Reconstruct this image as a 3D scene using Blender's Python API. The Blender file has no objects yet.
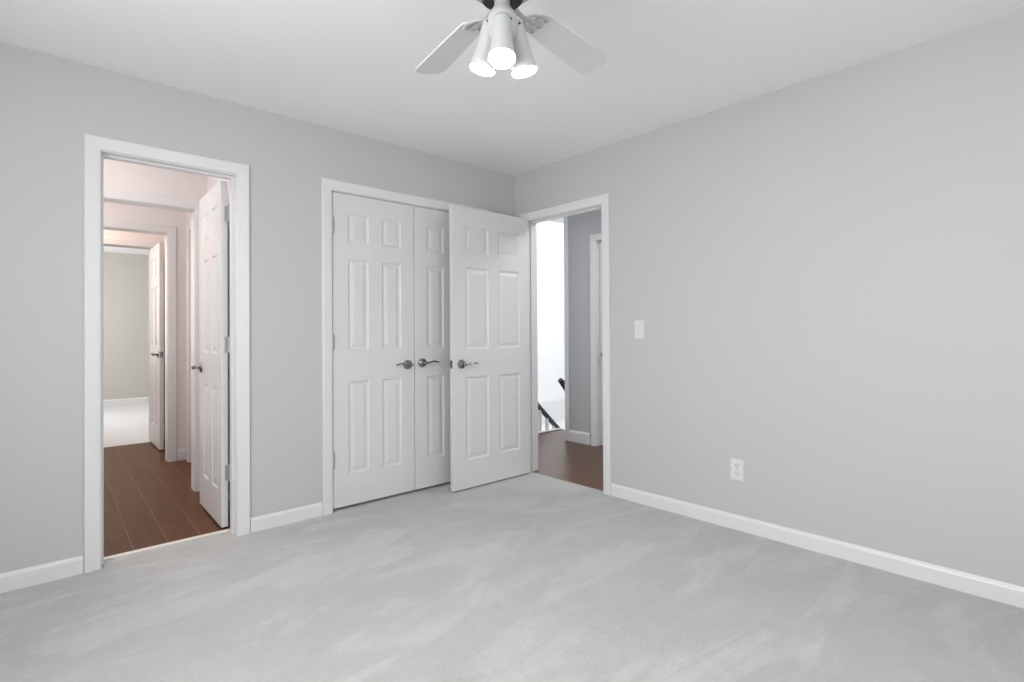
import bpy, bmesh, math, random
from mathutils import Vector, Matrix

S = bpy.context.scene
COL = S.collection
PI = math.pi
H = 2.44                                   # ceiling height

# ------------------------------------------------------------------ camera
cd = bpy.data.cameras.new('camera'); cam = bpy.data.objects.new('camera', cd); COL.objects.link(cam)
F = Vector((0.6728272, 0.73976589, 0.00707103)); R = Vector((0.73979949, -0.67280304, -0.00572506)); U = R.cross(F).normalized()
m = Matrix.Identity(4)
for i in range(3):
    m[i][0] = R[i]; m[i][1] = U[i]; m[i][2] = -F[i]
m.translation = Vector((-3.02251, -3.28018, 1.13695))
cam.matrix_world = m
cd.sensor_width = 36; cd.lens = 536.37 * 36 / 1024; cd.shift_y = -(341 - 328.165) / 1024
cd.shift_x = 0.7 / 1024
cd.clip_start = 0.02; cd.clip_end = 60
S.camera = cam

# ------------------------------------------------------------------ view, world, lights
vs = S.view_settings
vs.view_transform = 'Standard'; vs.look = 'None'; vs.gamma = 1; vs.use_curve_mapping = False
vs.exposure = 0.12
S.cycles.max_bounces = 14; S.cycles.diffuse_bounces = 9; S.cycles.glossy_bounces = 4
S.cycles.use_denoising = True
w = bpy.data.worlds.new('daylight'); S.world = w; w.use_nodes = True
w.node_tree.nodes['Background'].inputs[0].default_value = (0.9, 0.95, 1, 1)
w.node_tree.nodes['Background'].inputs[1].default_value = 0.6

def area(name, loc, direction, sx, sy, power, color):
    d = bpy.data.lights.new(name, 'AREA'); d.shape = 'RECTANGLE'; d.size = sx; d.size_y = sy
    d.energy = power; d.color = color
    o = bpy.data.objects.new(name, d); COL.objects.link(o)
    o.location = loc; o.rotation_euler = Vector(direction).to_track_quat('-Z', 'Y').to_euler()
    return o

# daylight through the bedroom's two windows (the broad one beside the camera, a dimmer one behind it)
area('daylight_side_window', (-4.12, -2.35, 1.45), (1, 0, 0.0), 1.9, 1.35, 78, (1, 1, 1))
area('daylight_rear_window', (-1.75, -4.52, 1.45), (0, 1, -0.6), 1.7, 1.3, 20, (1, 1, 1))
# lights of the passage, far vestibule, far room and stair hall, some added as fill
area('passage_side_fill', (-3.40, 0.62, 1.45), (1, 0.1, 0), 0.7, 1.5, 6, (1, 0.925, 0.905))  # added fill from the hidden side, softens the open door's mouldings; no window there
area('inner_passage_side_fill', (-3.40, 1.78, 1.45), (1, 0.1, 0), 0.7, 1.5, 5.5, (1, 0.91, 0.885))  # same added side fill for the inner passage, no window behind it
area('passage_lamp', (-2.75, 0.5, 2.40), (0.2, 0.2, -1), 0.35, 0.35, 4.3, (1, 0.90, 0.87))
area('inner_passage_lamp', (-2.75, 1.6, 2.40), (0.2, 0.2, -1), 0.3, 0.3, 4.5, (1, 0.89, 0.86))
area('vestibule_lamp', (-2.9, 2.95, 2.38), (0.4, 0, -1), 0.3, 0.3, 12, (1, 0.82, 0.71))
area('hall_fill', (0.62, -1.3, 2.38), (0, 0.3, -1), 0.4, 0.4, 14, (1, 1, 1))  # added overhead fill that brightens the grey hall wall, no fixture
area('lower_stairwell_fill', (2.9, 1.9, -1.9), (0.05, 0.6, 1), 1.6, 0.7, 20, (1, 1, 1))  # added uplight below the landing, whitens the lower stairwell wall
area('far_room_daylight', (-3.3, 5.6, 1.5), (1, 0.1, -0.05), 1.8, 1.5, 48, (1, 0.985, 1))
area('stair_window_light', (2.6, 1.25, 2.9), (0.25, 1, -0.45), 1.8, 1.2, 55, (1, 1, 1))

# ------------------------------------------------------------------ materials
def nt(name):
    mt = bpy.data.materials.new(name); mt.use_nodes = True
    n = mt.node_tree.nodes; l = mt.node_tree.links
    return mt, n, l, n['Principled BSDF']

def plain(name, col, rough=0.5, metal=0.0, bump=0.0, bscale=200, spec=0.5, coat=0):
    mt, n, l, b = nt(name)
    b.inputs['Base Color'].default_value = (*col, 1); b.inputs['Roughness'].default_value = rough
    b.inputs['Metallic'].default_value = metal; b.inputs['Specular IOR Level'].default_value = spec
    b.inputs['Coat Weight'].default_value = coat
    tc = n.new('ShaderNodeTexCoord'); ns = n.new('ShaderNodeTexNoise')
    ns.inputs['Scale'].default_value = bscale; ns.inputs['Detail'].default_value = 3
    l.new(tc.outputs['Object'], ns.inputs['Vector'])
    mr = n.new('ShaderNodeMapRange'); mr.inputs['To Min'].default_value = max(0, rough - 0.04); mr.inputs['To Max'].default_value = min(1, rough + 0.04)
    l.new(ns.outputs['Fac'], mr.inputs['Value']); l.new(mr.outputs['Result'], b.inputs['Roughness'])
    if bump:
        bp = n.new('ShaderNodeBump'); bp.inputs['Strength'].default_value = bump; bp.inputs['Distance'].default_value = 0.002
        l.new(ns.outputs['Fac'], bp.inputs['Height']); l.new(bp.outputs['Normal'], b.inputs['Normal'])
    return mt

WALL = plain('grey_wall_paint', (0.502, 0.507, 0.512), 0.55, bump=0.12, bscale=260, spec=0.35)
HALLW = plain('grey_hall_paint', (0.47, 0.475, 0.49), 0.6, bump=0.1, bscale=260, spec=0.3)
PINKW = plain('pale_passage_paint', (0.74, 0.71, 0.705), 0.6, bump=0.1, bscale=260, spec=0.3)
SAGE = plain('sage_room_paint', (0.51, 0.495, 0.45), 0.6, bump=0.1, bscale=260, spec=0.3)
WHITEW = plain('white_stair_paint', (0.82, 0.83, 0.84), 0.6, bump=0.1, bscale=260)
CEIL = plain('ceiling_paint', (0.87, 0.875, 0.88), 0.7, bump=0.15, bscale=180, spec=0.3)
TRIM = plain('white_trim_paint', (0.69, 0.694, 0.698), 0.33, bump=0.03, bscale=60)
DOORM = plain('white_door_paint', (0.645, 0.648, 0.65), 0.36, bump=0.05, bscale=90)
NICKEL = plain('satin_nickel', (0.30, 0.295, 0.285), 0.2, 1.0)
HINGE = plain('dull_nickel', (0.38, 0.38, 0.375), 0.45, 0.35)
DARKM = plain('dark_metal', (0.03, 0.03, 0.032), 0.4, 0.5)
BLACK = plain('black_motor', (0.008, 0.008, 0.009), 0.5)
FANW = plain('white_fan_enamel', (0.47, 0.475, 0.48), 0.3, bump=0.02, bscale=80, coat=0.3)
BLADEM = plain('white_fan_blade', (0.69, 0.695, 0.70), 0.45, bump=0.05, bscale=120)
SWITCHM = plain('white_switch_plastic', (0.66, 0.665, 0.67), 0.3)
SLOT = plain('dark_slot', (0.05, 0.05, 0.05), 0.6)
RAILM = plain('dark_stained_rail', (0.035, 0.028, 0.026), 0.35, bump=0.1, bscale=40)
STRIP = plain('pale_transition_strip', (0.72, 0.67, 0.62), 0.4)

def carpet(name, c1, c2, marks=True):
    mt, n, l, b = nt(name)
    b.inputs['Roughness'].default_value = 0.95; b.inputs['Specular IOR Level'].default_value = 0.1
    b.inputs['Sheen Weight'].default_value = 0.25
    tc = n.new('ShaderNodeTexCoord')
    def noise(scale, detail, rough=0.5, mapping=None, dist=0):
        x = n.new('ShaderNodeTexNoise'); x.inputs['Scale'].default_value = scale; x.inputs['Detail'].default_value = detail
        x.inputs['Roughness'].default_value = rough; x.inputs['Distortion'].default_value = dist
        src = tc.outputs['Object']
        if mapping:
            mp = n.new('ShaderNodeMapping'); mp.inputs['Rotation'].default_value = (0, 0, mapping[0]); mp.inputs['Scale'].default_value = mapping[1]
            l.new(src, mp.inputs['Vector']); src = mp.outputs['Vector']
        l.new(src, x.inputs['Vector']); return x
    pile = noise(420, 2); tuft = noise(70, 4, 0.75); mott = noise(9, 6, 0.78, None, 0.5)
    patch = noise(1.7, 4, 0.62, (0.5, (1, 1, 1)), 0.6)
    sweep = noise(1.9, 4, 0.6, (math.radians(-6), (0.75, 2.2, 1)), 0.7)     # strokes left in the pile by the vacuum
    def ramp(src, a, bb):
        r = n.new('ShaderNodeMapRange'); r.inputs['From Min'].default_value = a; r.inputs['From Max'].default_value = bb
        l.new(src.outputs['Fac'], r.inputs['Value']); return r
    def math_(op, a, bb):
        x = n.new('ShaderNodeMath'); x.operation = op
        for k, v in enumerate((a, bb)):
            if isinstance(v, (int, float)): x.inputs[k].default_value = v
            else: l.new(v, x.inputs[k])
        return x.outputs[0]
    s1 = math_('ADD', math_('MULTIPLY', ramp(patch, 0.35, 0.68).outputs[0], 0.22), math_('MULTIPLY', ramp(mott, 0.33, 0.67).outputs[0], 0.30))
    s2 = math_('MULTIPLY', ramp(sweep, 0.50, 0.60).outputs[0], 0.36 if marks else 0)
    s3 = math_('MULTIPLY', ramp(tuft, 0.3, 0.7).outputs[0], 0.34)
    tot = math_('ADD', math_('ADD', s1, s2), s3)
    mix = n.new('ShaderNodeMix'); mix.data_type = 'RGBA'
    mix.inputs[6].default_value = (*c1, 1); mix.inputs[7].default_value = (*c2, 1)
    l.new(tot, mix.inputs[0]); l.new(mix.outputs[2], b.inputs['Base Color'])
    bp = n.new('ShaderNodeBump'); bp.inputs['Strength'].default_value = 0.5; bp.inputs['Distance'].default_value = 0.006
    l.new(math_('ADD', math_('MULTIPLY', pile.outputs['Fac'], 0.5), math_('ADD', tuft.outputs['Fac'], math_('MULTIPLY', sweep.outputs['Fac'], 0.6))), bp.inputs['Height'])
    l.new(bp.outputs['Normal'], b.inputs['Normal'])
    return mt

CARPET = carpet('grey_cut_pile_carpet', (0.375, 0.373, 0.367), (0.535, 0.531, 0.523))
CARPET2 = carpet('cream_carpet', (0.62, 0.62, 0.61), (0.72, 0.72, 0.71), False)

def wood(name, rotz, offset, rough, spec):
    mt, n, l, b = nt(name)
    tc = n.new('ShaderNodeTexCoord'); mp = n.new('ShaderNodeMapping')
    mp.inputs['Rotation'].default_value = (0, 0, rotz); mp.inputs['Location'].default_value = (0.37, offset, 0)
    l.new(tc.outputs['Object'], mp.inputs['Vector'])
    br = n.new('ShaderNodeTexBrick'); br.offset = 0.37; br.offset_frequency = 2
    br.inputs['Scale'].default_value = 1; br.inputs['Brick Width'].default_value = 1.9; br.inputs['Row Height'].default_value = 0.155
    br.inputs['Mortar Size'].default_value = 0.0022; br.inputs['Mortar Smooth'].default_value = 0.4; br.inputs['Bias'].default_value = 0
    br.inputs['Color1'].default_value = (0.094, 0.037, 0.016, 1); br.inputs['Color2'].default_value = (0.114, 0.046, 0.020, 1)
    br.inputs['Mortar'].default_value = (0.24, 0.12, 0.065, 1)
    l.new(mp.outputs['Vector'], br.inputs['Vector'])
    m2 = n.new('ShaderNodeMapping'); m2.inputs['Scale'].default_value = (1.2, 22, 1)
    l.new(mp.outputs['Vector'], m2.inputs['Vector'])
    gr = n.new('ShaderNodeTexNoise'); gr.inputs['Scale'].default_value = 2.5; gr.inputs['Detail'].default_value = 6; gr.inputs['Distortion'].default_value = 0.6
    l.new(m2.outputs['Vector'], gr.inputs['Vector'])
    mr = n.new('ShaderNodeMapRange'); mr.inputs['From Min'].default_value = 0.3; mr.inputs['From Max'].default_value = 0.7
    mr.inputs['To Min'].default_value = 0.84; mr.inputs['To Max'].default_value = 1.16
    l.new(gr.outputs['Fac'], mr.inputs['Value'])
    mix = n.new('ShaderNodeVectorMath'); mix.operation = 'SCALE'
    l.new(br.outputs['Color'], mix.inputs[0]); l.new(mr.outputs[0], mix.inputs['Scale'])
    l.new(mix.outputs[0], b.inputs['Base Color'])
    b.inputs['Roughness'].default_value = rough; b.inputs['Specular IOR Level'].default_value = spec
    bp = n.new('ShaderNodeBump'); bp.inputs['Strength'].default_value = 0.15; bp.inputs['Distance'].default_value = 0.002
    l.new(gr.outputs['Fac'], bp.inputs['Height']); l.new(bp.outputs['Normal'], b.inputs['Normal'])
    return mt

WOOD = wood('dark_brown_planks', PI / 2 + 0.03, 2.286 % 0.155, 0.34, 0.08)
WOOD2 = wood('dark_brown_landing_planks', 0, 0.05, 0.33, 0.34)

def glow(name, strength):
    mt, n, l, b = nt(name)
    b.inputs['Base Color'].default_value = (0.9, 0.9, 0.88, 1)
    b.inputs['Emission Color'].default_value = (1, 0.985, 0.96, 1); b.inputs['Emission Strength'].default_value = strength
    return mt
BULB = glow('lit_bulb_face', 150)

def glass(name):
    mt, n, l, b = nt(name); n.remove(b)
    t = n.new('ShaderNodeBsdfTransparent'); g = n.new('ShaderNodeBsdfGlossy'); g.inputs['Roughness'].default_value = 0.02
    x = n.new('ShaderNodeMixShader'); x.inputs[0].default_value = 0.06
    l.new(t.outputs[0], x.inputs[1]); l.new(g.outputs[0], x.inputs[2]); l.new(x.outputs[0], n['Material Output'].inputs['Surface'])
    return mt
GLASS = glass('window_glass')

# ------------------------------------------------------------------ mesh helpers
def link(name, bm, mat, parent=None, smooth=False, bevel=0, seg=2, loc=None, angle=35):
    bmesh.ops.remove_doubles(bm, verts=bm.verts, dist=1e-6)
    bmesh.ops.recalc_face_normals(bm, faces=bm.faces)
    me = bpy.data.meshes.new(name); bm.to_mesh(me); bm.free()
    me.materials.append(mat)
    o = bpy.data.objects.new(name, me); COL.objects.link(o)
    if smooth:
        for p in me.polygons: p.use_smooth = True
        try: me.set_sharp_from_angle(angle=math.radians(angle))
        except Exception: pass
    if bevel:
        md = o.modifiers.new('bevel', 'BEVEL'); md.width = bevel; md.segments = seg; md.limit_method = 'ANGLE'; md.angle_limit = math.radians(40)
    if parent: o.parent = parent
    if loc: o.location = loc
    return o

def empty(name, loc, rz=0):
    o = bpy.data.objects.new(name, None); COL.objects.link(o); o.empty_display_size = 0.1
    o.location = loc; o.rotation_euler = (0, 0, rz); return o

def tag(o, label, cat, group=None, kind=None):
    o['label'] = label; o['category'] = cat
    if group: o['group'] = group
    if kind: o['kind'] = kind
    return o

def struct(o, label, cat, group=None): return tag(o, label, cat, group, 'structure')

def box(bm, x0, x1, y0, y1, z0, z1):
    v = [bm.verts.new((x, y, z)) for x in (x0, x1) for y in (y0, y1) for z in (z0, z1)]
    for f in ((0, 1, 3, 2), (4, 6, 7, 5), (0, 4, 5, 1), (2, 3, 7, 6), (0, 2, 6, 4), (1, 5, 7, 3)):
        bm.faces.new([v[i] for i in f])
    return bm

def bbox(*a): return box(bmesh.new(), *a)

def lathe(bm, prof, n=32, mat=None, cap0=True, cap1=True):
    """prof: (radius, z); mat: 4x4 placing the axis"""
    mat = mat or Matrix.Identity(4); rings = []
    for r, z in prof:
        rings.append([bm.verts.new(mat @ Vector((r * math.cos(2 * PI * k / n), r * math.sin(2 * PI * k / n), z))) for k in range(n)])
    for a, b in zip(rings, rings[1:]):
        for k in range(n): bm.faces.new((a[k], a[(k + 1) % n], b[(k + 1) % n], b[k]))
    if cap0: bm.faces.new(list(reversed(rings[0])))
    if cap1: bm.faces.new(rings[-1])
    return bm

def tube(bm, pts, radii, n=12, flat=1.0, up=Vector((0, 0, 1))):
    """swept tube; flat scales the section along `up`"""
    pts = [Vector(p) for p in pts]; rings = []
    for i, p in enumerate(pts):
        t = (pts[min(i + 1, len(pts) - 1)] - pts[max(i - 1, 0)]).normalized()
        a = t.cross(up)
        a = a.normalized() if a.length > 1e-4 else Vector((1, 0, 0))
        b = a.cross(t).normalized(); r = radii[i] if isinstance(radii, (list, tuple)) else radii
        rings.append([bm.verts.new(p + a * r * math.cos(2 * PI * k / n) + b * r * flat * math.sin(2 * PI * k / n)) for k in range(n)])
    for a, b in zip(rings, rings[1:]):
        for k in range(n): bm.faces.new((a[k], a[(k + 1) % n], b[(k + 1) % n], b[k]))
    bm.faces.new(list(reversed(rings[0]))); bm.faces.new(rings[-1])
    return bm

def wall_mesh(axis, a0, a1, u0, u1, z0, z1, holes=()):
    """a wall slab: axis 'y' spans x (thickness along y from a0 to a1), axis 'x' spans y. holes: (u0,u1,z0,z1). One closed shell."""
    us = sorted({u0, u1, *[h[0] for h in holes], *[h[1] for h in holes]}); zs = sorted({z0, z1, *[h[2] for h in holes], *[h[3] for h in holes]})
    bm = bmesh.new(); V = {}
    def v(u, a, z):
        k = (u, a, z)
        if k not in V: V[k] = bm.verts.new((u, a, z) if axis == 'y' else (a, u, z))
        return V[k]
    def solid(i, j):
        if not (0 <= i < len(us) - 1 and 0 <= j < len(zs) - 1): return False
        cu, cz = (us[i] + us[i + 1]) / 2, (zs[j] + zs[j + 1]) / 2
        return not any(h[0] < cu < h[1] and h[2] < cz < h[3] for h in holes)
    for i in range(len(us) - 1):
        for j in range(len(zs) - 1):
            if not solid(i, j): continue
            A, B, C, D = us[i], us[i + 1], zs[j], zs[j + 1]
            bm.faces.new((v(A, a0, C), v(B, a0, C), v(B, a0, D), v(A, a0, D)))
            bm.faces.new((v(A, a1, C), v(A, a1, D), v(B, a1, D), v(B, a1, C)))
            if not solid(i - 1, j): bm.faces.new((v(A, a0, C), v(A, a0, D), v(A, a1, D), v(A, a1, C)))
            if not solid(i + 1, j): bm.faces.new((v(B, a0, C), v(B, a1, C), v(B, a1, D), v(B, a0, D)))
            if not solid(i, j - 1): bm.faces.new((v(A, a0, C), v(A, a1, C), v(B, a1, C), v(B, a0, C)))
            if not solid(i, j + 1): bm.faces.new((v(A, a0, D), v(B, a0, D), v(B, a1, D), v(A, a1, D)))
    return bm

# casing: profile (w = distance outward from the opening, d = how far it stands proud) swept round a mitred U
CASING = [(0.0, 0.0), (0.0, 0.0095), (0.003, 0.0115), (0.016, 0.0135), (0.050, 0.0165), (0.059, 0.0165), (0.063, 0.013), (0.063, 0.0)]
def casing(axis, face, sgn, u0, u1, ztop, z0=0.0):
    """face: plane the casing sits on; sgn: direction it stands proud"""
    bm = bmesh.new(); stations = []
    def P(u, d, z): return (u, face + sgn * d, z) if axis == 'y' else (face + sgn * d, u, z)
    for (fu, fz) in ((0, 0), (0, 1), (1, 1), (1, 0)):
        ring = []
        for wd, d in CASING:
            u = (u0 - wd) if fu == 0 else (u1 + wd)
            z = (ztop + wd) if fz else z0
            ring.append(bm.verts.new(P(u, d, z)))
        stations.append(ring)
    n = len(CASING)
    for a, b in zip(stations, stations[1:]):
        for k in range(n): bm.faces.new((a[k], a[(k + 1) % n], b[(k + 1) % n], b[k]))
    bm.faces.new(stations[0]); bm.faces.new(list(reversed(stations[-1])))
    return bm

def u_frame(axis, a0, a1, u0, u1, z1, th, z0=0.0):
    """U-shaped lining of an opening: outer edge u0,u1,z1, thickness th inward"""
    bm = bmesh.new()
    out = [(u0, z0), (u0, z1), (u1, z1), (u1, z0)]; inn = [(u0 + th, z0), (u0 + th, z1 - th), (u1 - th, z1 - th), (u1 - th, z0)]
    def P(u, a, z): return bm.verts.new((u, a, z) if axis == 'y' else (a, u, z))
    O0 = [P(u, a0, z) for u, z in out]; O1 = [P(u, a1, z) for u, z in out]
    I0 = [P(u, a0, z) for u, z in inn]; I1 = [P(u, a1, z) for u, z in inn]
    for k in range(3):
        bm.faces.new((O0[k], O0[k + 1], I0[k + 1], I0[k])); bm.faces.new((O1[k], I1[k], I1[k + 1], O1[k + 1]))
        bm.faces.new((O0[k], O1[k], O1[k + 1], O0[k + 1])); bm.faces.new((I0[k], I0[k + 1], I1[k + 1], I1[k]))
    for k in (0, 3): bm.faces.new((O0[k], I0[k], I1[k], O1[k]))
    return bm

def frame(n, axis, a0, a1, u0, u1, z1, label, front=True, back=True, stop=None):
    """door frame round the clear opening u0..u1, z1: casing (top-level mesh) > jamb, door_stop. a0: face the casing is seen on"""
    s = 1 if a1 > a0 else -1; rv = 0.005
    c = link('trim_%d' % n, casing(axis, a0, -s, u0 - rv, u1 + rv, z1 + rv), TRIM)
    struct(c, label, 'door frame')
    link('jamb', u_frame(axis, min(a0, a1), max(a0, a1), u0 - 0.018, u1 + 0.018, z1 + 0.018, 0.018), TRIM, c)
    if stop is not None:
        lo, hi = stop
        link('door_stop', u_frame(axis, lo, hi, u0, u1, z1, 0.011), TRIM, c)
    if back: link('rear_casing', casing(axis, a1, s, u0 - rv, u1 + rv, z1 + rv), TRIM, c)
    return c

# baseboard: profile extruded along a straight run
BASE = [(0, 0), (0.013, 0), (0.013, 0.066), (0.0105, 0.073), (0.006, 0.078), (0.004, 0.083), (0, 0.083)]
def baseboard(name, p0, p1, inward, label, mat=None, h=1.0):
    bm = bmesh.new(); p0 = Vector((*p0, 0)); p1 = Vector((*p1, 0)); d = Vector((*inward, 0))
    A = [bm.verts.new(p0 + d * w_ + Vector((0, 0, z * h))) for w_, z in BASE]; B = [bm.verts.new(p1 + d * w_ + Vector((0, 0, z * h))) for w_, z in BASE]
    n = len(BASE)
    for k in range(n): bm.faces.new((A[k], A[(k + 1) % n], B[(k + 1) % n], B[k]))
    bm.faces.new(A); bm.faces.new(list(reversed(B)))
    return struct(link(name, bm, mat or TRIM), label, 'baseboard')

# six-panel moulded door leaf: local x 0 (hinge edge) .. w, y -t/2 .. t/2, z 0 .. h
def leaf_mesh(wd, h, cols, rows, t=0.035):
    bm = bmesh.new()
    xs = sorted({0, wd, *[c for p in cols for c in p]}); zs = sorted({0, h, *[c for p in rows for c in p]})
    rings = [(0.0, 0.0), (0.004, 0.0045), (0.010, 0.0065), (0.017, 0.0075), (0.030, 0.0045), (0.042, 0.0022)]   # moulding: inset, depth
    for side in (-1, 1):
        y = side * t / 2
        for i in range(len(xs) - 1):
            for j in range(len(zs) - 1):
                a, b, c, d = xs[i], xs[i + 1], zs[j], zs[j + 1]
                if (a, b) in cols and (c, d) in rows:
                    L = [[bm.verts.new((px, y - side * dep, pz)) for px, pz in ((a + q, c + q), (b - q, c + q), (b - q, d - q), (a + q, d - q))] for q, dep in rings]
                    for A, B in zip(L, L[1:]):
                        for k in range(4): bm.faces.new((A[k], A[(k + 1) % 4], B[(k + 1) % 4], B[k]))
                    bm.faces.new(L[-1])
                else:
                    bm.faces.new([bm.verts.new(p) for p in ((a, y, c), (b, y, c), (b, y, d), (a, y, d))])
    # edges of the slab, sharing the grid's points
    def strip(p):
        for A, B in zip(p, p[1:]):
            bm.faces.new([bm.verts.new(q) for q in ((A[0], -t / 2, A[1]), (B[0], -t / 2, B[1]), (B[0], t / 2, B[1]), (A[0], t / 2, A[1]))])
    strip([(0, z) for z in zs]); strip([(wd, z) for z in zs]); strip([(x, 0) for x in xs]); strip([(x, h) for x in xs])
    bmesh.ops.remove_doubles(bm, verts=bm.verts, dist=1e-5)
    return bm

ROWS = [(0.205, 0.800), (1.005, 1.595), (1.705, 1.890)]
def handle(door, x, z, side, toward, t=0.035):
    """lever handle: rosette (with neck) > lever. side -1 or 1: face; toward: -1 or 1 lever direction along local x"""
    y = side * t / 2
    Mx = Matrix.Translation((x, y, z)) @ Matrix.Rotation(-side * PI / 2, 4, 'X')      # local z -> outward
    bm = lathe(bmesh.new(), [(0.033, 0), (0.033, 0.004), (0.030, 0.009), (0.022, 0.012), (0.014, 0.014), (0.011, 0.018), (0.0105, 0.036), (0.013, 0.040), (0.013, 0.052), (0.010, 0.056)], 28, Mx)
    r = link('handle', bm, NICKEL, door, smooth=True)
    o = y + side * 0.047; s = toward
    P = [(0.0, 0.0), (0.018, 0.000), (0.036, 0.003), (0.055, 0.009), (0.074, 0.011), (0.092, 0.008), (0.108, 0.003), (0.116, 0.002)]
    rad = [0.0105, 0.0095, 0.0085, 0.0075, 0.007, 0.0068, 0.0062, 0.004]
    pts = [(x + s * a, o, z + b) for a, b in P]
    link('lever', tube(bmesh.new(), pts, rad, 12, 0.85), NICKEL, r, smooth=True)
    return r

def hinges(door, zs, side, mat, plate_edge=True, t=0.035):
    """butt hinges at the hinge edge: knuckle proud of the face `side`; a leaf plate on the edge"""
    for z in zs:
        bm = lathe(bmesh.new(), [(0.005, -0.051), (0.0095, -0.047), (0.0095, 0.047), (0.005, 0.051)], 12, Matrix.Translation((-0.003, side * (t / 2 + 0.006), z)))
        h = link('hinge', bm, mat, door, smooth=True)
        if plate_edge:
            link('hinge_plate', bbox(-0.0022, 0.0, min(side * 0.001, side * t / 2), max(side * 0.001, side * t / 2), z - 0.045, z + 0.045), mat, h)

def door(n, loc, ang, wd, h, cols, label, cat='door'):
    d = link('door_%d' % n, leaf_mesh(wd, h, cols, ROWS), DOORM, loc=loc, bevel=0.0012, seg=1)
    d.rotation_euler = (0, 0, math.radians(ang)); struct(d, label, cat); return d

def latch(door, x, z, sgn):
    """faceplate and bolt let into the free edge"""
    a = bbox(min(x, x + sgn * 0.0012), max(x, x + sgn * 0.0012), -0.0125, 0.0125, z - 0.029, z + 0.029)
    p = link('latch_plate', a, NICKEL, door)
    link('latch_bolt', bbox(x, x + sgn * 0.011, -0.006, 0.006, z - 0.010, z + 0.008), NICKEL, p)

# ------------------------------------------------------------------ dimensions read off the place
XL, YF = -3.95, -4.35                     # side wall and rear wall of the bedroom
A0, A1, AT = -2.740, -2.135, 2.032        # passage doorway (clear opening), head height
C0, C1 = -1.573, -0.360                   # closet opening
E0, E1 = -0.913, -0.147                   # entry doorway on the adjoining wall (along y)
TB = 0.125                                # thickness of the closet wall

# ------------------------------------------------------------------ room shell
struct(link('floor', bbox(XL, 0.0, YF, 0.0, -0.05, 0.0), CARPET), 'pale grey cut pile carpet across the bedroom', 'carpet')
struct(link('ceiling', bbox(XL - 0.1, 0.12, YF - 0.1, TB, H, H + 0.08), CEIL), 'flat white ceiling carrying the fan', 'ceiling')
struct(link('wall_back', wall_mesh('y', 0, TB, XL - 0.1, 0.0, 0, H, [(A0 - 0.018, A1 + 0.018, 0, AT + 0.018), (C0 - 0.018, C1 + 0.018, 0, 2.061)]), WALL),
       'pale grey wall with the passage doorway and the closet doors', 'wall')
struct(link('wall_right', wall_mesh('x', 0, 0.115, YF - 0.1, TB, 0, H, [(E0 - 0.018, E1 + 0.018, 0, AT + 0.018)]), WALL),
       'pale grey wall with the light switch, the outlet and the entry doorway', 'wall')
struct(link('wall_left', wall_mesh('x', XL - 0.1, XL, YF, 0.0, 0, H, [(-3.35, -1.35, 0.75, 2.15)]), WALL), 'grey bedroom wall with a window, facing the outlet wall', 'wall')
struct(link('wall_front', wall_mesh('y', YF - 0.1, YF, XL - 0.1, 0.0, 0, H, [(-2.65, -0.85, 0.75, 2.15)]), WALL), 'grey bedroom wall with a window, facing the closet', 'wall')

def window(n, axis, a0, a1, u0, u1, z0, z1, label):
    """sash window: frame ring with a meeting rail > pane"""
    t = 0.05; zm = (z0 + z1) / 2
    o = link('window_%d' % n, wall_mesh(axis, a0 + 0.02, a1 - 0.02, u0, u1, z0, z1, [(u0 + t, u1 - t, z0 + t, zm - 0.02), (u0 + t, u1 - t, zm + 0.02, z1 - t)]), TRIM)
    struct(o, label, 'window')
    a = (a0 + a1) / 2
    for q0, q1 in ((z0 + t, zm - 0.02), (zm + 0.02, z1 - t)):
        link('pane', bbox(u0 + t, u1 - t, a - 0.002, a + 0.002, q0, q1) if axis == 'y' else bbox(a - 0.002, a + 0.002, u0 + t, u1 - t, q0, q1), GLASS, o)
    return o
window(1, 'x', XL - 0.1, XL, -3.35, -1.35, 0.75, 2.15, 'white sash window in the wall facing the outlet')
window(2, 'y', YF - 0.1, YF, -2.65, -0.85, 0.75, 2.15, 'white sash window in the wall facing the closet')

# closet behind the double doors
struct(link('wall_closet', wall_mesh('y', 0.72, 0.78, -1.72, 0.0, 0, H), WALL), 'rear wall inside the closet', 'wall')
struct(link('wall_closet_side', wall_mesh('x', -1.78, -1.72, TB, 0.78, 0, H), WALL), 'side wall inside the closet', 'wall')
struct(link('floor_closet', bbox(-1.72, 0.0, 0.0, 0.72, -0.05, 0.0), CARPET), 'carpet inside the closet', 'carpet')
struct(link('ceiling_closet', bbox(-1.78, 0.0, TB, 0.78, H, H + 0.08), CEIL), 'ceiling inside the closet', 'ceiling')

# ------------------------------------------------------------------ passage behind the first doorway
PX = -3.45
struct(link('floor_passage', bbox(PX, -1.72, TB - 0.004, 3.47, -0.05, 0.0), WOOD), 'dark brown plank floor in the passage beyond the narrow doorway', 'wood floor')
struct(link('floor_threshold', bbox(A0 - 0.018, A1 + 0.018, 0.0, TB - 0.004, -0.05, 0.0), CARPET), 'carpet in the passage doorway', 'carpet')
struct(link('trim_1', bbox(A0, A1, TB - 0.028, TB + 0.012, 0.0, 0.006), STRIP, bevel=0.003), 'pale transition strip where carpet meets the passage planks', 'threshold strip')
struct(link('ceiling_passage', bbox(PX - 0.1, -1.72, TB, 3.565, H, H + 0.08), CEIL), 'ceiling of the passage', 'ceiling')
struct(link('wall_passage_left', wall_mesh('x', PX - 0.1, PX, TB, 7.4, 0, H), PINKW), 'pale wall along the hidden side of the passage', 'wall')
struct(link('wall_passage_near', wall_mesh('x', -2.03, -1.93, TB, 1.12, 0, H), PINKW), 'pale passage wall behind the open narrow door', 'wall')
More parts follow.
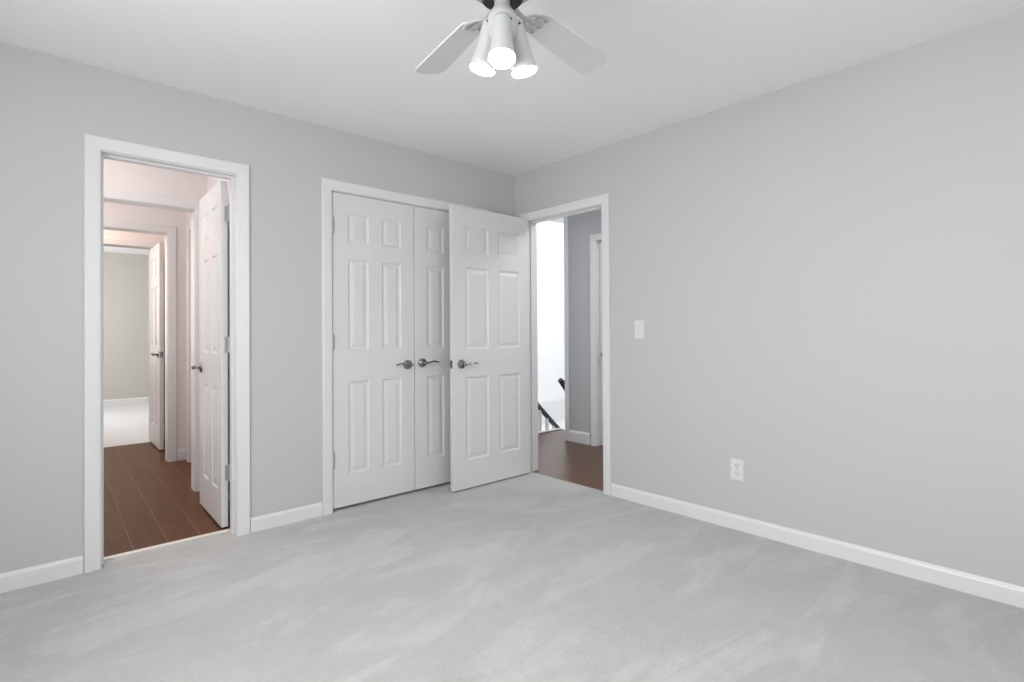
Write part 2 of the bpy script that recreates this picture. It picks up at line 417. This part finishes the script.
struct(link('wall_passage_cross', wall_mesh('y', 1.12, 1.235, PX, -1.93, 0, H, [(-2.92, -2.091, 0, 2.048)]), PINKW), 'pale cross wall with the nearer cased opening in the passage', 'wall')
struct(link('wall_passage_middle', wall_mesh('x', -1.93, -1.83, 1.12, 2.425, 0, H, [(1.45, 2.168, 0, 2.06)]), PINKW), 'pale passage wall holding the closed side door', 'wall')
struct(link('wall_passage_far', wall_mesh('y', 2.31, 2.425, PX, -1.93, 0, H, [(-2.97, -2.057, 0, 2.048)]), PINKW), 'pale cross wall with the farther cased opening in the passage', 'wall')
struct(link('wall_passage_end', wall_mesh('y', 3.45, 3.565, PX, -1.72, 0, H, [(-2.80, -2.010, 0, 2.06)]), PINKW), 'pale end wall of the passage before the carpeted room', 'wall')
struct(link('wall_passage_recess', wall_mesh('x', -1.83, -1.72, 2.425, 3.45, 0, H), PINKW), 'shadowed wall behind the far open door', 'wall')
baseboard('baseboard_passage_near', (-2.03, TB + 0.02), (-2.03, 1.12), (-1, 0), 'white baseboard behind the open narrow door')
baseboard('baseboard_passage_far', (-2.004, 2.31), (-1.93, 2.31), (0, -1), 'short white baseboard in the passage corner by the cased opening', h=1.2)

# farthest carpeted room
struct(link('floor_far_room', bbox(PX, 0.0, 3.47, 7.3, -0.05, 0.0), CARPET2), 'pale carpet of the room at the end of the passage', 'carpet')
struct(link('ceiling_far_room', bbox(PX, 0.0, 3.565, 7.4, H, H + 0.08), CEIL), 'white ceiling of the far room', 'ceiling')
struct(link('wall_far_room', wall_mesh('y', 7.3, 7.4, PX, 0.0, 0, H), SAGE), 'sage beige wall at the end of the view through the passage', 'wall')
struct(link('wall_far_room_side', wall_mesh('x', -0.1, 0.0, 3.565, 7.3, 0, H), SAGE), 'sage beige side wall of the far room', 'wall')
baseboard('baseboard_far_room', (PX, 7.3), (-0.1, 7.3), (0, -1), 'white baseboard under the sage beige wall', h=1.25)

# ------------------------------------------------------------------ stair hall behind the entry doorway
struct(link('floor_landing', bbox(0.03, 1.62, -2.2, 0.98, -0.22, 0.0), WOOD2), 'dark brown plank landing beyond the entry doorway', 'wood floor')
struct(link('floor_entry', bbox(0.0, 0.03, E0 - 0.018, E1 + 0.018, -0.05, 0.0), CARPET), 'carpet edge in the entry doorway', 'carpet')
struct(link('ceiling_hall', bbox(0.115, 4.4, -2.3, 1.0, H, H + 0.08), CEIL), 'ceiling of the stair hall', 'ceiling')
struct(link('ceiling_stairwell', bbox(-0.1, 4.4, 1.0, 3.2, 3.7, 3.78), CEIL), 'high ceiling over the stairwell', 'ceiling')
struct(link('wall_hall', wall_mesh('x', 1.18, 1.28, -2.2, 0.49, 0, H, [(-0.64, 0.104, 0, 2.055)]), HALLW), 'grey hall wall facing the entry doorway', 'wall')
struct(link('wall_hall_return', wall_mesh('y', 0.49, 0.59, 1.28, 4.3, -2.6, H), WHITEW), 'white wall along the stairs behind the grey hall wall', 'wall')
struct(link('wall_hall_end', wall_mesh('y', -2.3, -2.2, 0.115, 1.28, 0, H), HALLW), 'grey wall at the blind end of the hall', 'wall')
struct(link('wall_stairwell_near', wall_mesh('x', 0.0, 0.115, TB, 3.1, -2.6, 3.7), WHITEW), 'white stairwell wall beside the landing', 'wall')
struct(link('wall_stairwell', wall_mesh('y', 3.1, 3.2, 0.0, 4.4, -2.6, 3.7), WHITEW), 'bright white stairwell wall seen through the entry doorway', 'wall')
struct(link('wall_stairwell_side', wall_mesh('x', 4.3, 4.4, 0.49, 3.1, -2.6, 3.7), WHITEW), 'white wall closing the stairwell', 'wall')
struct(link('wall_stairwell_header', wall_mesh('y', 1.0, 1.08, 0.115, 4.3, H, 3.7), WHITEW), 'white wall above the edge of the landing', 'wall')
struct(link('floor_stairwell', bbox(0.0, 4.4, 0.59, 3.2, -2.7, -2.6), CARPET2), 'pale floor at the foot of the stairwell', 'carpet')
struct(link('trim_2', bbox(0.115, 4.3, 3.075, 3.1, -0.42, -0.08), TRIM, bevel=0.006), 'white band along the foot of the stairwell wall', 'wall trim')
struct(link('trim_3', bbox(1.168, 1.29, 0.448, 0.503, 0.0, H), TRIM, bevel=0.004), 'white corner strip on the end of the grey hall wall', 'corner trim')
struct(link('trim_4', bbox(0.03, 1.62, 0.95, 1.005, 0.0, 0.012), TRIM, bevel=0.004), 'white nosing along the edge of the landing', 'stair nosing')
baseboard('baseboard_hall', (1.18, 0.172), (1.18, 0.448), (-1, 0), 'tall white baseboard under the grey hall wall', h=1.45)

# ------------------------------------------------------------------ door frames
f1 = frame(5, 'y', 0, TB, A0, A1, AT, 'white casing and jamb round the narrow passage doorway', stop=(0.045, 0.088))
f2 = frame(6, 'y', 0, TB, C0, C1, 2.041, 'white casing round the closet double doors', back=False, stop=(0.042, 0.07))
f3 = frame(7, 'x', 0, 0.115, E0, E1, AT, 'white casing and jamb round the entry doorway', stop=(0.040, 0.070))
frame(8, 'y', 1.12, 1.235, -2.902, -2.109, 2.030, 'white casing of the nearer opening across the passage')
frame(9, 'y', 2.31, 2.425, -2.952, -2.075, 2.030, 'white casing of the farther opening across the passage')
frame(10, 'y', 3.45, 3.565, -2.782, -2.028, 2.042, 'white casing of the last doorway before the carpeted room', stop=(3.49, 3.52))
frame(11, 'x', -1.93, -1.83, 1.468, 2.150, 2.042, 'white casing of the closed side door in the passage', back=False)
frame(12, 'x', 1.18, 1.28, -0.622, 0.086, 2.037, 'white casing of the closed hall door opposite the entry doorway', back=False)
# strike plate let into the entry doorway's jamb
link('strike_plate', bbox(0.012, 0.037, E0 - 0.001, E0 + 0.001, 0.87, 0.94), NICKEL, f3)

# ------------------------------------------------------------------ doors
C24 = [(0.105, 0.250), (0.350, 0.495)]
d1 = door(1, (C0 + 0.004, 0.0215, 0.020), 0, 0.600, 2.018, C24, 'white six panel closet door hung beside the grey wall, fully in view')
handle(d1, 0.545, 0.892, -1, -1); hinges(d1, (0.31, 1.06, 1.805), -1, HINGE, False)
d2 = door(2, (C1 - 0.004, 0.0215, 0.020), 180, 0.600, 2.018, C24, 'white six panel closet door partly covered by the open entry door')
handle(d2, 0.540, 0.899, 1, -1); hinges(d2, (0.31, 1.06, 1.805), 1, HINGE, False)
ang = math.degrees(math.atan2(-0.003, -0.752))
d3 = door(3, (-0.022, -0.194 + 0.0175, 0.011), ang, 0.756, 2.031, [(0.105, 0.322), (0.424, 0.641)], 'white six panel entry door swung open in front of the closet')
handle(d3, 0.682, 0.898, 1, -1); handle(d3, 0.682, 0.898, -1, -1); hinges(d3, (0.21, 1.02, 1.82), -1, HINGE); latch(d3, 0.756, 0.897, 1)
d4 = door(4, (-2.156, 0.156, 0.012), 88.2, 0.612, 2.016, C24, 'white six panel door standing open into the passage at the narrow doorway')
handle(d4, 0.550, 0.905, 1, -1); handle(d4, 0.550, 0.905, -1, -1); hinges(d4, (0.315, 1.06, 1.825), -1, HINGE); latch(d4, 0.612, 0.905, 1)
d5 = door(5, (-2.020, 3.455, 0.012), -90.9, 0.590, 2.016, C24, 'white open door at the last doorway before the carpeted room')
handle(d5, 0.530, 0.925, -1, -1); hinges(d5, (0.3, 1.06, 1.8), 1, HINGE); latch(d5, 0.590, 0.925, 1)
d6 = door(6, (-1.862, 2.146, 0.012), -90, 0.674, 2.016, [(0.115, 0.285), (0.385, 0.56)], 'white closed side door between the two cased openings')
handle(d6, 0.614, 0.905, -1, -1)
d7 = door(7, (1.245, -0.618, 0.012), 90, 0.700, 2.012, [(0.115, 0.295), (0.400, 0.585)], 'white closed door in the grey hall wall')
hinges(d7, (0.3, 1.0, 1.8), 1, HINGE, False); handle(d7, 0.640, 0.9, 1, -1)

# ------------------------------------------------------------------ baseboards of the bedroom
baseboard('baseboard_back', (XL, 0), (A0 - 0.071, 0), (0, -1), 'white baseboard between the side wall and the passage doorway')
baseboard('baseboard_back.001', (A1 + 0.071, 0), (C0 - 0.071, 0), (0, -1), 'white baseboard between the passage doorway and the closet')
baseboard('baseboard_back.002', (C1 + 0.071, 0), (0, 0), (0, -1), 'short white baseboard behind the open entry door')
baseboard('baseboard_right', (0, YF), (0, E0 - 0.071), (-1, 0), 'long white baseboard running below the switch and the outlet')
baseboard('baseboard_left', (XL, YF), (XL, 0), (1, 0), 'white baseboard along the window wall facing the outlet')
baseboard('baseboard_front', (XL, YF), (0, YF), (0, 1), 'white baseboard along the window wall facing the closet')

# ------------------------------------------------------------------ light switch and outlet
def cover_plate(name, y, z, wd, h):
    return link(name, bbox(-0.006, 0.0, y - wd / 2, y + wd / 2, z - h / 2, z + h / 2), SWITCHM, bevel=0.0025, seg=3)
sw = cover_plate('light_switch', -1.222, 1.148, 0.074, 0.120)
tag(sw, 'white rocker light switch on the grey wall beside the entry doorway', 'light switch')
rk = bmesh.new()
rv = [rk.verts.new(p) for p in ((-0.006, -1.239, 1.115), (-0.006, -1.205, 1.115), (-0.006, -1.205, 1.181), (-0.006, -1.239, 1.181),
                                (-0.0085, -1.239, 1.115), (-0.0085, -1.205, 1.115), (-0.0125, -1.205, 1.181), (-0.0125, -1.239, 1.181))]
for f in ((0, 1, 2, 3), (4, 5, 6, 7), (0, 1, 5, 4), (1, 2, 6, 5), (2, 3, 7, 6), (3, 0, 4, 7)): rk.faces.new([rv[i] for i in f])
link('rocker', rk, SWITCHM, sw, bevel=0.001)
ou = cover_plate('wall_outlet', -1.873, 0.343, 0.076, 0.122)
tag(ou, 'white duplex power outlet low on the grey wall above the baseboard', 'outlet')
for dz in (0.022, -0.022):
    M_ = Matrix.Translation((-0.006, -1.873, 0.343 + dz)) @ Matrix.Rotation(-PI / 2, 4, 'Y')
    rc = link('receptacle', lathe(bmesh.new(), [(0.0175, 0), (0.0175, 0.002), (0.0165, 0.003)], 24, M_), SWITCHM, ou, smooth=True)
    for dy, hh in ((-0.0065, 0.010), (0.0065, 0.008)):
        link('slot', bbox(-0.0098, -0.0088, -1.873 + dy - 0.0013, -1.873 + dy + 0.0013, 0.343 + dz + 0.004 - hh / 2, 0.343 + dz + 0.004 + hh / 2), SLOT, rc)
    link('slot', lathe(bmesh.new(), [(0.0028, 0), (0.0028, 0.001)], 12, Matrix.Translation((-0.0088, -1.873, 0.343 + dz - 0.0075)) @ Matrix.Rotation(-PI / 2, 4, 'Y')), SLOT, rc)
link('screw', lathe(bmesh.new(), [(0.003, 0), (0.003, 0.0008), (0.002, 0.0014)], 12, Matrix.Translation((-0.006, -1.873, 0.343)) @ Matrix.Rotation(-PI / 2, 4, 'Y')), HINGE, ou, smooth=True)

# ------------------------------------------------------------------ stair rails
def rail_point(x): return -0.1 + 0
hr = empty('stair_railing', (2.2, 1.30, -0.6))
tag(hr, 'dark stair handrail on white balusters sloping down past the landing edge', 'stair railing')
O = Vector(hr.location)
def railz(x): return 0.255 + (x - 1.56) * (-0.335 / 0.368)
link('handrail', tube(bmesh.new(), [Vector((x, 1.30, railz(x))) - O for x in (0.75, 1.2, 1.7, 2.2, 2.7)], 0.027, 14, 1.15), RAILM, hr, smooth=True)
for k in range(15):
    x = 0.87 + 0.122 * k; zt = railz(x) - 0.02
    link('baluster', bbox(x - 0.016 - O.x, x + 0.016 - O.x, -0.016, 0.016, zt - 0.86 - O.z, zt - O.z), TRIM, hr, bevel=0.003)
bm = bmesh.new()
q = [bm.verts.new(Vector(p) - O) for p in [(x, y, railz(x) - 0.88 - dz) for x in (0.75, 2.7) for y in (1.275, 1.325) for dz in (0.0, 0.28)]]
for f in ((0, 1, 3, 2), (4, 6, 7, 5), (0, 4, 5, 1), (2, 3, 7, 6), (0, 2, 6, 4), (1, 5, 7, 3)): bm.faces.new([q[i] for i in f])
link('stringer', bm, TRIM, hr)

wr = empty('wall_handrail', (1.30, 0.59, 0.60))
tag(wr, 'end of a dark wall handrail on its bracket past the grey hall wall', 'handrail')
O2 = Vector(wr.location)
link('handrail', tube(bmesh.new(), [Vector(p) - O2 for p in ((1.285, 0.675, 0.615), (1.33, 0.675, 0.565), (1.6, 0.675, 0.27), (1.75, 0.675, 0.105))], 0.026, 12, 1.1), RAILM, wr, smooth=True)
bk = link('bracket', tube(bmesh.new(), [Vector(p) - O2 for p in ((1.345, 0.59, 0.585), (1.345, 0.63, 0.61), (1.345, 0.665, 0.60), (1.342, 0.675, 0.565))], 0.010, 10), DARKM, wr, smooth=True)

# ------------------------------------------------------------------ ceiling fan
FX, FY, BZ = -1.893, -2.004, 2.205
fan = empty('ceiling_fan', (FX, FY, H))
tag(fan, 'white five blade ceiling fan with three lit spot lamps', 'ceiling fan')
D = Matrix.Translation((0, 0, -H))        # local z measured from the floor
def fl(name, prof, mat, parent=fan, n=40, M_=None): return link(name, lathe(bmesh.new(), prof, n, M_ or D), mat, parent, smooth=True)
fl('canopy', [(0.020, 2.365), (0.045, 2.370), (0.062, 2.385), (0.068, 2.410), (0.068, H)], FANW)
fl('downrod', [(0.0125, 2.325), (0.0125, 2.375)], FANW)
fl('motor_housing', [(0.060, 2.225), (0.098, 2.228), (0.112, 2.240), (0.116, 2.262), (0.112, 2.300), (0.095, 2.320), (0.050, 2.332), (0.014, 2.334)], FANW)
fl('flywheel', [(0.050, 2.192), (0.063, 2.194), (0.067, 2.199), (0.067, 2.216), (0.060, 2.2255)], BLACK)
housing = fl('switch_housing', [(0.020, 2.062), (0.034, 2.066), (0.046, 2.077), (0.050, 2.094), (0.0495, 2.128), (0.043, 2.150), (0.031, 2.166), (0.025, 2.178), (0.025, 2.1945)], FANW)
for k in range(6):
    a = math.radians(20 + 60 * k); rr = 0.050
    M_ = Matrix.Translation((rr * math.cos(a), rr * math.sin(a), 2.112 - H)) @ Matrix.Rotation(a, 4, 'Z') @ Matrix.Rotation(PI / 2, 4, 'Y')
    link('screw', lathe(bmesh.new(), [(0.0038, -0.001), (0.0038, 0.002), (0.002, 0.0035)], 10, M_), DARKM, housing, smooth=True)

def blade_mesh():
    """local x = radius; pitched so that the counter-clockwise edge hangs lower"""
    bm = bmesh.new(); out = []
    r0, r1, hw0, hw1, th = 0.165, 0.594, 0.052, 0.066, 0.006
    def arc(cx, cy, r, a0, a1, n=6): return [(cx + r * math.cos(math.radians(a0 + (a1 - a0) * i / n)), cy + r * math.sin(math.radians(a0 + (a1 - a0) * i / n))) for i in range(n + 1)]
    c = 0.045
    out += arc(r1 - c, hw1 - c, c, 90, 0); out += arc(r1 - c, -hw1 + c, c, 0, -90)
    out += arc(r0 + 0.03, -hw0 + 0.03, 0.03, -90, -180, 4); out += arc(r0 + 0.03, hw0 - 0.03, 0.03, 180, 90, 4)
    p = math.radians(-12)
    def P(x, y, z): return (x, y * math.cos(p) - z * math.sin(p), y * math.sin(p) + z * math.cos(p))
    T = [bm.verts.new(P(x, y, th / 2)) for x, y in out]; B = [bm.verts.new(P(x, y, -th / 2)) for x, y in out]
    bm.faces.new(T); bm.faces.new(list(reversed(B)))
    for k in range(len(out)): bm.faces.new((T[k], B[k], B[(k + 1) % len(out)], T[(k + 1) % len(out)]))
    return bm
def iron_mesh():
    """cast arm from the flywheel that forks to hold the blade from below"""
    bm = bmesh.new(); p = math.radians(-12)
    def P(x, y, z): return Vector((x, y * math.cos(p) - z * math.sin(p), y * math.sin(p) + z * math.cos(p)))
    tube(bm, [(0.060, 0, -0.010), (0.085, 0, -0.014), (0.110, 0, -0.016), (0.140, 0, -0.011), (0.165, 0, -0.008), (0.205, 0, -0.0075)], [0.013, 0.011, 0.010, 0.012, 0.014, 0.010], 12, 0.42)
    for s in (-1, 1):
        tube(bm, [(0.120, 0, -0.013), P(0.140, s * 0.022, -0.009), P(0.170, s * 0.038, -0.0075), P(0.205, s * 0.034, -0.0070)], [0.008, 0.008, 0.009, 0.007], 10, 0.5)
    return bm
blade = link('blade', blade_mesh(), BLADEM, fan, bevel=0.0015)
iron = link('blade_iron', iron_mesh(), FANW, blade, smooth=True)
spots = [(0.192, 0.0), (0.195, 0.031), (0.195, -0.031)]
scr = []
for sx, sy in spots:
    p = math.radians(-12)
    M_ = Matrix.Translation((sx, sy * math.cos(p), sy * math.sin(p) - 0.013)) @ Matrix.Rotation(p, 4, 'X')
    scr.append(link('blade_screw', lathe(bmesh.new(), [(0.002, -0.0015), (0.0045, 0.0), (0.0045, 0.004)], 10, M_), HINGE, blade, smooth=True))
for k in range(5):
    a = math.radians(80.3 - 72 * k)
    b = blade if k == 0 else blade.copy()
    if k:
        COL.objects.link(b)
        for ch in (iron, *scr):
            c = ch.copy(); COL.objects.link(c); c.parent = b
    b.parent = fan
    b.location = (0, 0, BZ - H); b.rotation_euler = (0, 0, a)

# three bullet lamps, tilted out
for az, lr, lz in ((227, 0.066, 1.972), (115, 0.073, 1.985), (346, 0.081, 1.982)):
    a = math.radians(az); tilt = math.radians(15)
    axis = Vector((math.cos(a) * math.sin(tilt), math.sin(a) * math.sin(tilt), -math.cos(tilt)))
    face = Vector((lr * math.cos(a), lr * math.sin(a), lz - H))
    q = axis.to_track_quat('Z', 'Y').to_matrix().to_4x4()
    M_ = Matrix.Translation(face) @ q
    # shade: closed at the top, open rim at the bottom
    prof = [(0.010, -0.160), (0.024, -0.158), (0.030, -0.150), (0.032, -0.135), (0.033, -0.085), (0.036, -0.050), (0.0425, -0.010), (0.0425, -0.004), (0.0412, -0.004), (0.0345, -0.048), (0.031, -0.085), (0.030, -0.140), (0.012, -0.150)]
    sh = link('lamp_shade', lathe(bmesh.new(), prof, 36, M_), FANW, fan, smooth=True)
    link('light_bulb', lathe(bmesh.new(), [(0.020, -0.100), (0.026, -0.060), (0.034, -0.025), (0.0395, -0.010), (0.0408, -0.003), (0.038, 0.002), (0.026, 0.0045), (0.012, 0.0055), (0.003, 0.0058)], 32, M_), BULB, sh, smooth=True)
    neck = [Vector((0.028 * math.cos(a), 0.028 * math.sin(a), 2.105 - H)), Vector((0.040 * math.cos(a), 0.040 * math.sin(a), 2.122 - H)), face - axis * 0.150]
    link('swivel_arm', tube(bmesh.new(), neck, 0.010, 12), FANW, sh, smooth=True)
    side = axis.cross(Vector((0, 0, 1))).normalized()
    for s in (-1, 1):
        ps = face - axis * 0.140 + side * s * 0.0315
        Mx = Matrix.Translation(ps) @ (side * s).to_track_quat('Z', 'Y').to_matrix().to_4x4()
        link('thumb_screw', lathe(bmesh.new(), [(0.0035, -0.002), (0.0035, 0.003), (0.002, 0.005)], 10, Mx), DARKM, sh, smooth=True)
